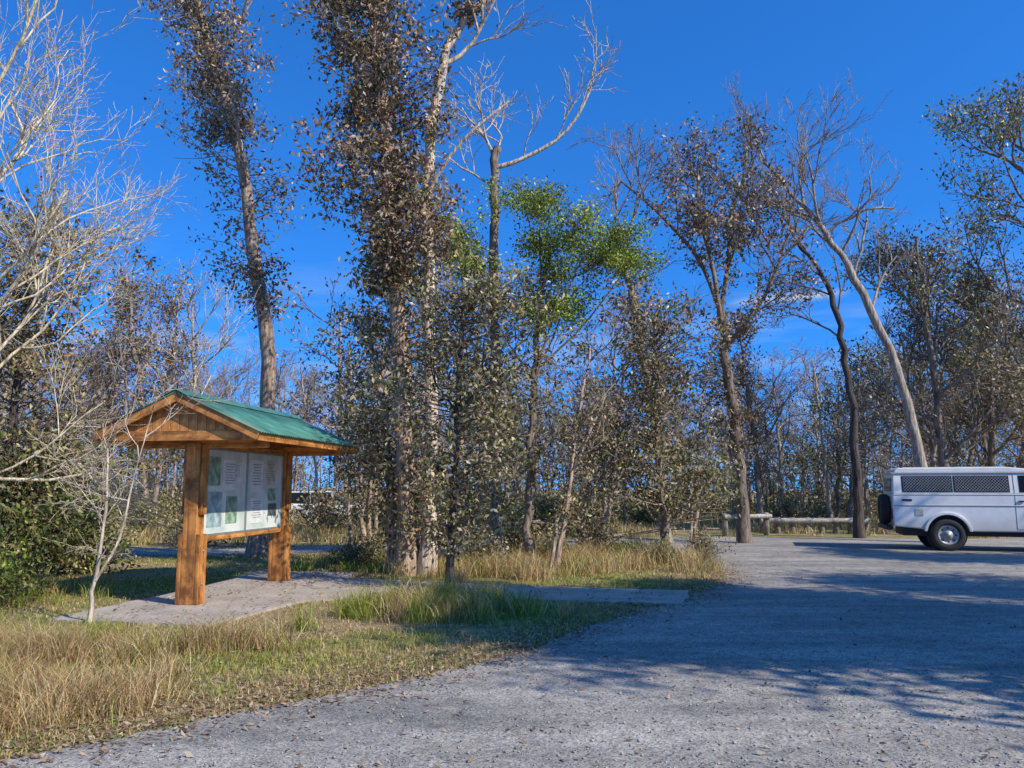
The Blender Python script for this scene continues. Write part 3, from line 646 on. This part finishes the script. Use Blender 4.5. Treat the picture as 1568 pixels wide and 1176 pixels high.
obj('window_guard_mesh',make_mesh('window_guard_mesh',np.array(GV),np.array(GF),np.zeros((0,3)),0,0,None,[M_guard]),(0,0,0),V_)
side('door_window',2.96,3.42,1.5,1.93,M_glass,.004)
box('windscreen',V_,(3.63,Wd_/2,1.73),(.015,Wd_-.26,.62),M_glass,.01,(0,-math.atan2(.51,.545),0))
for x in (2.84,3.84): box('door_seam',V_,(x,-.001,1.0),(.012,.006,.86),M_seam,0)
box('door_seam',V_,(3.34,-.001,.57),(1.0,.006,.012),M_seam,0)
side('door_pillar_seam',2.835,2.848,1.47,1.96,M_seam,.002,.008,0)
box('body_crease',V_,(1.95,-.004,1.16),(3.85,.02,.03),M_white,.009); box('body_crease',V_,(1.95,-.003,1.44),(3.86,.014,.018),M_white,.005)
box('door_handle',V_,(2.98,-.02,1.28),(.14,.03,.03),M_black,.008)
box('fuel_flap',V_,(.62,-.004,.98),(.2,.01,.18),M_white,.01)
box('side_vent',V_,(.35,-.006,1.3),(.24,.01,.05),M_black,.004)
for yy in (.1,Wd_-.1): box('tail_lamp',V_,(-.012,yy,.93),(.03,.12,.26),M_red,.008)
box('rear_bumper',V_,(-.09,Wd_/2,.58),(.16,Wd_-.1,.13),M_black,.03)
box('rear_window',V_,(.028,Wd_/2,1.7),(.02,1.2,.36),M_glass,.01,(0,math.radians(3),0))
box('front_bumper',V_,(5.16,Wd_/2,.58),(.16,Wd_,.17),M_black,.03)
box('grille',V_,(5.1,Wd_/2,.85),(.03,1.1,.26),M_black,.01)
for yy in (.24,Wd_-.24): lathe('headlamp',V_,[(.1,0),(.1,.02),(.05,.035)],(5.08,yy,.86),(0,math.pi/2,0),M_rim,24)
for cx in (1.27,4.25):
    for y0,y1 in ((-.045,.02),(Wd_-.02,Wd_+.045)):
        o_=arch(cx,.43,.565,.50,16); i_=arch(cx,.43,.495,.50,16)
        prism('wheel_flare',V_,o_+i_[::-1],y0,y1,M_white,.012)
    lathe('wheel_well',V_,[(.49,0),(.49,.02)],(cx,.24,.43),(math.pi/2,0,0),M_black,32)
    lathe('wheel_well',V_,[(.49,0),(.49,.02)],(cx,Wd_-.22,.43),(math.pi/2,0,0),M_black,32)
    wheel(V_,cx,.10,.41,.41,.24,-1); wheel(V_,cx,Wd_-.10,.41,.41,.24,1)
lathe('spare_tyre',V_,[(.1,0),(.22,.01),(.24,-.02),(.37,-.02),(.4,.04),(.4,.16),(.37,.2),(.1,.2)],(-.22,.62,1.05),(0,math.pi/2,0),M_tyre,36)
for yy in (-.1,Wd_+.1):
    box('mirror',V_,(3.62,yy,1.62),(.06,.15,.24),M_black,.02); box('mirror_arm',V_,(3.66,yy*.5 if yy<0 else Wd_+.04,1.55),(.02,.14,.02),M_black,0)
for yy in (.25,Wd_-.25):
    for x in (.3,2.9): box('roof_rack_foot',V_,(x,yy,2.165),(.05,.04,.05),M_black,.004)

H=bpy.data.objects.new('white_hatchback',None); sc.collection.objects.link(H); H.location=(-10.3,35.5,0); H.rotation_euler=(0,0,math.radians(6))
prism('body',H,[(0,.35),(-.02,.8),(.1,.95),(4.0,.82),(4.2,.6),(4.15,.32)]+arch(3.35,.32,.36,.33)+[(2.9,.25),(1.2,.25)]+arch(.75,.32,.36,.33),0,1.7,M_white,.05)
prism('glasshouse',H,[(.12,.93),(.4,1.42),(2.2,1.45),(3.0,.88)],.12,1.58,M_glass,.05)
prism('roof',H,[(.36,1.40),(.5,1.47),(2.1,1.50),(2.3,1.42)],.14,1.56,M_white,.02)
for x in (.3,1.35,2.3): box('pillar',H,(x+.0,.115,1.18),(.06,.02,.5),M_white,.003)
for x in (.75,3.35): wheel(H,x,.1,.31,.31,.2,-1); wheel(H,x,1.6,.31,.31,.2,1)

# ------------------------------------------------------------ log barriers
Wg=woodmat('weathered_timber',(.42,.38,.32),0); Wgz=woodmat('weathered_timber_upright',(.34,.29,.23),2)
def barrier(x0,y0,x1,y1,n,h,r):
    B=bpy.data.objects.new('log_barrier',None); sc.collection.objects.link(B); B.location=(x0,y0,0); a=math.atan2(y1-y0,x1-x0); B.rotation_euler=(0,0,a); L=math.hypot(x1-x0,y1-y0)
    for k in range(n): lathe('post_%d'%k,B,[(r*1.02,-.05),(r,h*.5),(r*.97,h-.02),(r*.8,h)],(L*k/(n-1),0,0),(0,0,0),Wgz,12)
    lathe('rail',B,[(r*.7,0),(r*.8,.03),(r*.78,L+.2),(r*.7,L+.24)],(-.12,-r*1.2,h-.12),(0,math.pi/2,0),Wg,12)
barrier(7.2,27.3,8.75,27.8,2,.78,.1); barrier(9.0,29.0,12.6,28.8,8,.58,.12)
t=TB(77)
for (x,y,a,L,r) in ((-2.4,23.2,.2,3.4,.06),(2.2,24.9,.1,4.2,.06),(-.2,17.6,2.8,1.8,.04),(-7,20.5,.2,1,.02)):
    t.grow((x,y,r),(math.cos(a),math.sin(a),.01),L,r,2,4,GREY,up=0,kids=3,spread=.8,wig=.08)
obj('fallen_branches',t.mesh('fallen_branches'))

# ------------------------------------------------------------ light, sky, camera
el=math.radians(38); az=Vector((.82,-.57)).normalized(); ts=Vector((az.x*math.cos(el),az.y*math.cos(el),math.sin(el)))
sd=bpy.data.lights.new('sun','SUN'); sd.energy=5.0; sd.angle=math.radians(.5); sd.color=(1,.94,.84)
so=bpy.data.objects.new('sun',sd); sc.collection.objects.link(so); so.rotation_euler=ts.to_track_quat('Z','Y').to_euler(); so.location=(30,-10,30)
w=bpy.data.worlds.new('World'); sc.world=w; w.use_nodes=True; nt=w.node_tree; bg=nt.nodes['Background']
tc=N(nt,'ShaderNodeTexCoord')
# look the sky up a little higher than the view ray: keeps the clear deep blue down to the tree line
av=N(nt,'ShaderNodeVectorMath',operation='ADD'); nt.links.new(tc.outputs['Generated'],av.inputs[0]); av.inputs[1].default_value=(0,0,.15)
nv=N(nt,'ShaderNodeVectorMath',operation='NORMALIZE'); nt.links.new(av.outputs[0],nv.inputs[0])
sk=N(nt,'ShaderNodeTexSky',sky_type='NISHITA'); sk.sun_disc=False; sk.sun_elevation=el; sk.sun_rotation=math.atan2(az.x,az.y); sk.air_density=1.0; sk.dust_density=.2; sk.ozone_density=3.0; sk.altitude=300
nt.links.new(nv.outputs[0],sk.inputs['Vector'])
tint=mix(nt,1.,sk.outputs[0],(.26,1.05,1.95),'MULTIPLY')
mp=N(nt,'ShaderNodeMapping'); mp.inputs['Scale'].default_value=(2,2,14); nt.links.new(tc.outputs['Generated'],mp.inputs['Vector'])
cl=noise(nt,mp.outputs[0],1.6,4,.6)
sp=N(nt,'ShaderNodeSeparateXYZ'); nt.links.new(tc.outputs['Generated'],sp.inputs[0])
elr=ramp(nt,sp.outputs['Z'],[(.0,(.5,.5,.5)),(.16,(.5,.5,.5)),(.30,(0,0,0))])
cm=mix(nt,1.,ramp(nt,cl,[(.48,(0,0,0)),(.7,(1,1,1))]),elr,'MULTIPLY')
col=mix(nt,cm,tint,(3.8,4.8,6.2))
d1=Vector((.292,.979,.232)).normalized(); d2=Vector((.402,.977,.243)).normalized(); nn=d1.cross(d2).normalized()
dt=N(nt,'ShaderNodeVectorMath',operation='DOT_PRODUCT'); nt.links.new(tc.outputs['Generated'],dt.inputs[0]); dt.inputs[1].default_value=nn
ab=N(nt,'ShaderNodeMath',operation='ABSOLUTE'); nt.links.new(dt.outputs['Value'],ab.inputs[0])
band=ramp(nt,ab.outputs[0],[(.001,(.85,.85,.85)),(.0055,(0,0,0))])
xr=ramp(nt,sp.outputs['X'],[(.255,(0,0,0)),(.30,(1,1,1)),(.36,(1,1,1)),(.39,(0,0,0))])
bm_=mix(nt,1.,band,xr,'MULTIPLY')
col=mix(nt,bm_,col,(4.6,5.4,6.6))
nt.links.new(col,bg.inputs['Color']); bg.inputs['Strength'].default_value=.13
cd=bpy.data.cameras.new('camera'); cam=bpy.data.objects.new('camera',cd); sc.collection.objects.link(cam)
cam.location=(0,0,1.6); cam.rotation_euler=(math.radians(90+7.47),0,0); cd.lens=28; cd.sensor_width=36; cd.clip_end=3000
sc.camera=cam
sc.view_settings.view_transform='Standard'; sc.view_settings.look='None'; sc.view_settings.exposure=0
